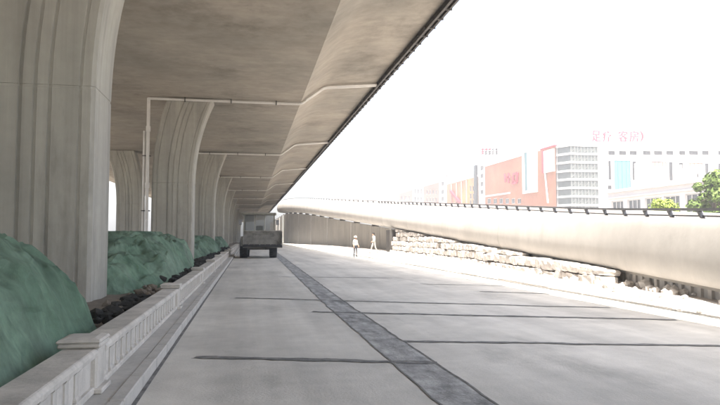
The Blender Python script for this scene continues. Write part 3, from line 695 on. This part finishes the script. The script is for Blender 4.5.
# tall white framed window
fa, fb, fz0, fz1 = rectm(524, 538, 147, 189)[:4]; fz1 = ym(531, 148.3)[1]
wf = MB()
for a, b, c, d in ((fa, fb, fz0-.8, fz0), (fa, fb, fz1-.9, fz1), (fa, fa+ (fb-fa)*.62, fz0+.002, fz1-.902), (fb-1.2, fb, fz0+.002, fz1-.902)):
    wf.box(XM-.7, XM-.003, a, b, c, d)
w_ = wf.build('window_box', M_WALLW, mall); MB().box(XM-.45, XM-.3, fa+(fb-fa)*.62+.01, fb-1.21, fz0+.01, fz1-.91).build('pane', M_GLASST, w_)
bb = rectm(545, 555, 150, 166)[:4]
MB().box(XM-.5, XM-.05, bb[0], bb[1], mz-6.5, mz-.6).build('white_billboard', M_WALLW, mall)
MB().box(XM-.55, XM-.05, bb[1]+.05, bb[1]+1.0, mz-6.5, mz-.4).build('red_banner', M_RED, mall)
MB().bar((XM-.3, ym(545.5, 167)[0], ym(545.5, 167)[1]), (XM-.3, ym(549, 203)[0], ym(549, 203)[1]), .35).build('white_pole', M_WALLW, mall)
for k in range(7):
    y_ = ym(519.5-k*4.2, 150)[0]; MB().box(XM-.2, XM+.9, y_-.28, y_+.28, mz+2, mz+9.3-.15*k).build('roof_fin', M_WALLG, mall)
MB().bar((XM-.4, ym(486, 199)[0], ym(486, 196.5)[1]), (XM-.4, ym(511, 193)[0], ym(511, 193)[1]), .5).build('canopy_edge', M_WALLG, mall)
# wall emblem: a red hook beside upright strokes
ms = thing('wall_sign', 'red lettering fixed to the red mall wall', 'sign')
P_ = lambda px, py: onx(px, py, XM)
def wstroke(a, b, wd, m=M_RED): MB().bar(P_(*a)-Vector((.35, 0, 0)), P_(*b)-Vector((.35, 0, 0)), wd, .3, Vector((1, 0, 0))).build('character_stroke', m, ms)
for a, b, wd in (((505.5, 174), (506.5, 182), .7), ((509.5, 173), (509.5, 183), .8), ((507, 177.5), (511, 177), .6), ((513, 183), (518, 182), 1.0), ((518.5, 172.5), (517.8, 182), 1.1), ((514, 176), (514.5, 183), .9), ((514, 174.5), (518, 173), .6)): wstroke(a, b, wd)
rs = thing('roof_lettering', 'small faded red lettering on the mall roof above the white column', 'sign')
for k in range(5):
    px_ = 481.5+k*3.6
    for a, b in (((px_, 149.5), (px_+2.6, 149.2)), ((px_+.2, 152), (px_+2.6, 151.7)), ((px_+1.2, 148.2), (px_+1.3, 154)), ((px_+.3, 154), (px_+2.5, 153.7))):
        MB().bar(P_(*a), P_(*b), .45, .3, Vector((1, 0, 0))).build('character_stroke', M_RED, rs)
MB().box(XM+.2, XM+.4, ym(500, 155)[0], ym(481, 155)[0], mz+4.5, ym(490, 154.6)[1]).build('sign_frame', M_WALLG, rs)
# white column block, orange glazed hall, far pale blocks
def block(label, pa, pb, pt, m, cat='building', dep=30, holes=(), name='mall_block', xo=0, group=None):
    t = thing(name, label, cat, group=group); y0, y1 = ym(pb, 190)[0], ym(pa, 190)[0]; z = ym((pa+pb)/2, pt)[1]
    Pq = lambda u, zz: Vector((XM+xo, u, zz))
    facade(t, m, Pq, Nm, y0+.06, y1-.06, -.1, z, list(holes))
    MB().box(XM+xo+.42, XM+xo+dep, y0+.1, y1-.1, -.1, z-.05).build('building_core', m, t)
    MB().box(XM+xo-.2, XM+xo+.5, y0+.06, y1-.06, z+.003, z+.7).build('parapet_coping', M_WALLW, t)
    return t, y0, y1, z
block('white column block between orange hall and red mall', 478.5, 485, 157, M_WALLW, holes=[rectm(480, 483.5, a, a+4) for a in (166, 174, 182, 190)])
t, y0, y1, z = block('orange glazed hall with dark window bays at its near end', 447, 478.3, 180.5, M_ORANGE,
      holes=[rectm(469.5+k*2.8, 471.6+k*2.8, a, a+5.2) for k in range(3) for a in (186, 193.5, 200)])
MB().box(XM-.8, XM-.05, y0+.3, y0+2.2, 0, z+4).build('dark_pier', M_GLASSD, t)
for px_ in (452, 457, 462, 467): MB().box(XM-.5, XM-.05, ym(px_, 190)[0]-.4, ym(px_, 190)[0]+.4, 0, z-.3).build('glazing_fin', M_PINK, t)
MB().bar(P_(452, 191)-Vector((.6, 0, 0)), P_(462, 203)-Vector((.6, 0, 0)), .9).build('diagonal_brace', M_RED, t)
block('white stair block left of the orange hall', 439, 446.8, 176, M_WALLW, holes=[rectm(441, 444, a, a+4) for a in (182, 190, 197)])
t, y0, y1, z = block('pale pink mall block with roof fins', 424, 438.8, 184.5, M_PINK, holes=[rectm(426+k*3, 428+k*3, a, a+4) for k in range(4) for a in (190, 198)])
for k in range(5): MB().box(XM, XM+1, y0+4+k*7, y0+4.8+k*7, z+.7, z+7).build('roof_fin', M_WALLG, t)
t, y0, y1, z = block('narrow white tower block between the two pink mall blocks', 412.5, 423.8, 184, M_WALLW, holes=[rectm(414+k*3, 416+k*3, a, a+5) for k in range(3) for a in (189, 197)])
t, y0, y1, z = block('farthest pale pink mall block at the end of the row', 399, 412.3, 192, M_PINK, holes=[rectm(401+k*3.5, 403+k*3.5, 196, 200) for k in range(3)])
for k in range(4): MB().box(XM, XM+1, y0+5+k*12, y0+6.2+k*12, z+.7, z+6).build('roof_fin', M_WALLG, t)
# low wing nearer the ramp
wa, wb = onz(607, 194, 9), onz(698, 182, 9); XW = (wa.x+wb.x)/2
wing = thing('low_wing', 'long low white building with barred window bays in front of the white building', 'building')
Pw = lambda u, z: Vector((XW, u, z)); W0, W1 = 44.0, onx(607, 190, XW).y
hw = []
u = W1 - 1.2
while u > W0+4: hw.append((u-3.4, u, 4.5, 7.6)); hw.append((u-3.4, u, .8, 3.6)); u -= 4.5
facade(wing, M_WALLW, Pw, Nm, W0, W1, -.1, 9, hw, pane=mat('wing glass', (.10, .105, .11), .2, .5, .2, 0), frame=M_WALLG)
MB().box(XW+.42, XW+8.5, W0+.05, W1-.05, -.1, 8.9).build('building_core', M_WALLW, wing)
MB().box(XW-.5, XW+.5, W0-.2, W1+.2, 9.003, 9.45).build('parapet_coping', M_WALLW, wing)
MB().box(XW-.35, XW-.003, W0, W1, 8.0, 8.25).build('string_course', M_WALLG, wing)
# ------------------------------------------------------------------ trees behind the ramp
def tree(label, base, h, cr, cz, nleaf, seed, ml, name='broadleaf_tree', lsz=.2):
    rnd = random.Random(seed); t = thing(name, label, 'tree', base)
    tr = MB(); tr.tube([(0, 0, -.1), (.05, .03, h*.25), (-.04, .06, h*.5), (.02, 0, h*.85)], [.03*h, .024*h, .016*h, .004*h], 8)
    cl = []
    for i in range(26):
        a = rnd.uniform(0, 6.28); e = rnd.uniform(-.75, 1); rr_ = rnd.uniform(.45, 1)
        k = math.sqrt(max(0, 1-e*e))
        c = Vector((cr*rr_*k*math.cos(a), cr*rr_*k*math.sin(a), cz + (h-cz)*.86*e*rr_)); cl.append((c, rnd.uniform(.2, .42)*cr))
        if i < 12: s = Vector((0, 0, rnd.uniform(.3, .7)*h)); tr.tube([s, s.lerp(c, .5)+Vector((0, 0, .15)), c], [.01*h, .006*h, .002*h], 5)
    tr.build('trunk', M_BARK, t)
    lf = MB()
    for i in range(nleaf):
        c, r = cl[rnd.randrange(len(cl))]
        d = Vector((rnd.gauss(0, 1), rnd.gauss(0, 1), rnd.gauss(0, 1))).normalized()*r*rnd.random()**.4
        p = c+d; n_ = (d.normalized()+Vector((rnd.gauss(0, .5), rnd.gauss(0, .5), .5+rnd.gauss(0, .4)))).normalized(); u = n_.orthogonal().normalized(); v = n_.cross(u)
        a = rnd.uniform(0, 6.28); q = u*math.cos(a)+v*math.sin(a); s_ = n_.cross(q); l = lsz*rnd.uniform(.7, 1.3)
        lf.add([p-q*l, p+s_*l*.45, p+q*l, p-s_*l*.45], [(0, 1, 2, 3)])
    me = bpy.data.meshes.new('crown'); me.from_pydata(lf.v, [], lf.f); me.materials.append(ml); link('crown', me, t)
def gpt(px, y): p = ony(px, 200, y); return (p.x, y, -.06)
tree('full green tree at the right edge behind the ramp railing', gpt(714, 46), 7.4, 1.9, 4.6, 5200, 3, M_LEAF)
tree('taller thin tree behind the full green one at the right edge', gpt(732, 50), 8.2, 2.4, 5.2, 4200, 8, M_LEAF)
tree('small yellow-green tree behind the middle of the railing', gpt(663, 44), 4.9, 1.5, 3.6, 2600, 5, M_LEAFY, lsz=.15)
# slim mast far behind the ramp
ms_ = thing('radio_mast', 'slim pale mast rising far behind the ramp', 'mast', (ony(326, 200, 300).x, 300, -.06))
m_ = MB(); m_.tube([(0, 0, 0), (0, 0, 14), (0, 0, 28)], [.4, .28, .12], 8); m_.build('pole', M_WALLG, ms_)
MB().box(-.9, .9, -.2, .2, 24, 24.6).build('antenna_panel', M_WALLW, ms_)
# ------------------------------------------------------------------ haze
hz = MB().box(-260, 260, -90, 480, -1.2, 46).mesh('haze')
vm = bpy.data.materials.new('haze air'); vm.use_nodes = True; vt = vm.node_tree; vt.nodes.clear()
vo = vt.nodes.new('ShaderNodeOutputMaterial'); pv = vt.nodes.new('ShaderNodeVolumePrincipled')
pv.inputs['Color'].default_value = (.95, .95, .95, 1); pv.inputs['Density'].default_value = .0014; pv.inputs['Anisotropy'].default_value = .2
vt.links.new(pv.outputs[0], vo.inputs['Volume']); hz.materials.append(vm)
kind(link('haze', hz), 'stuff')
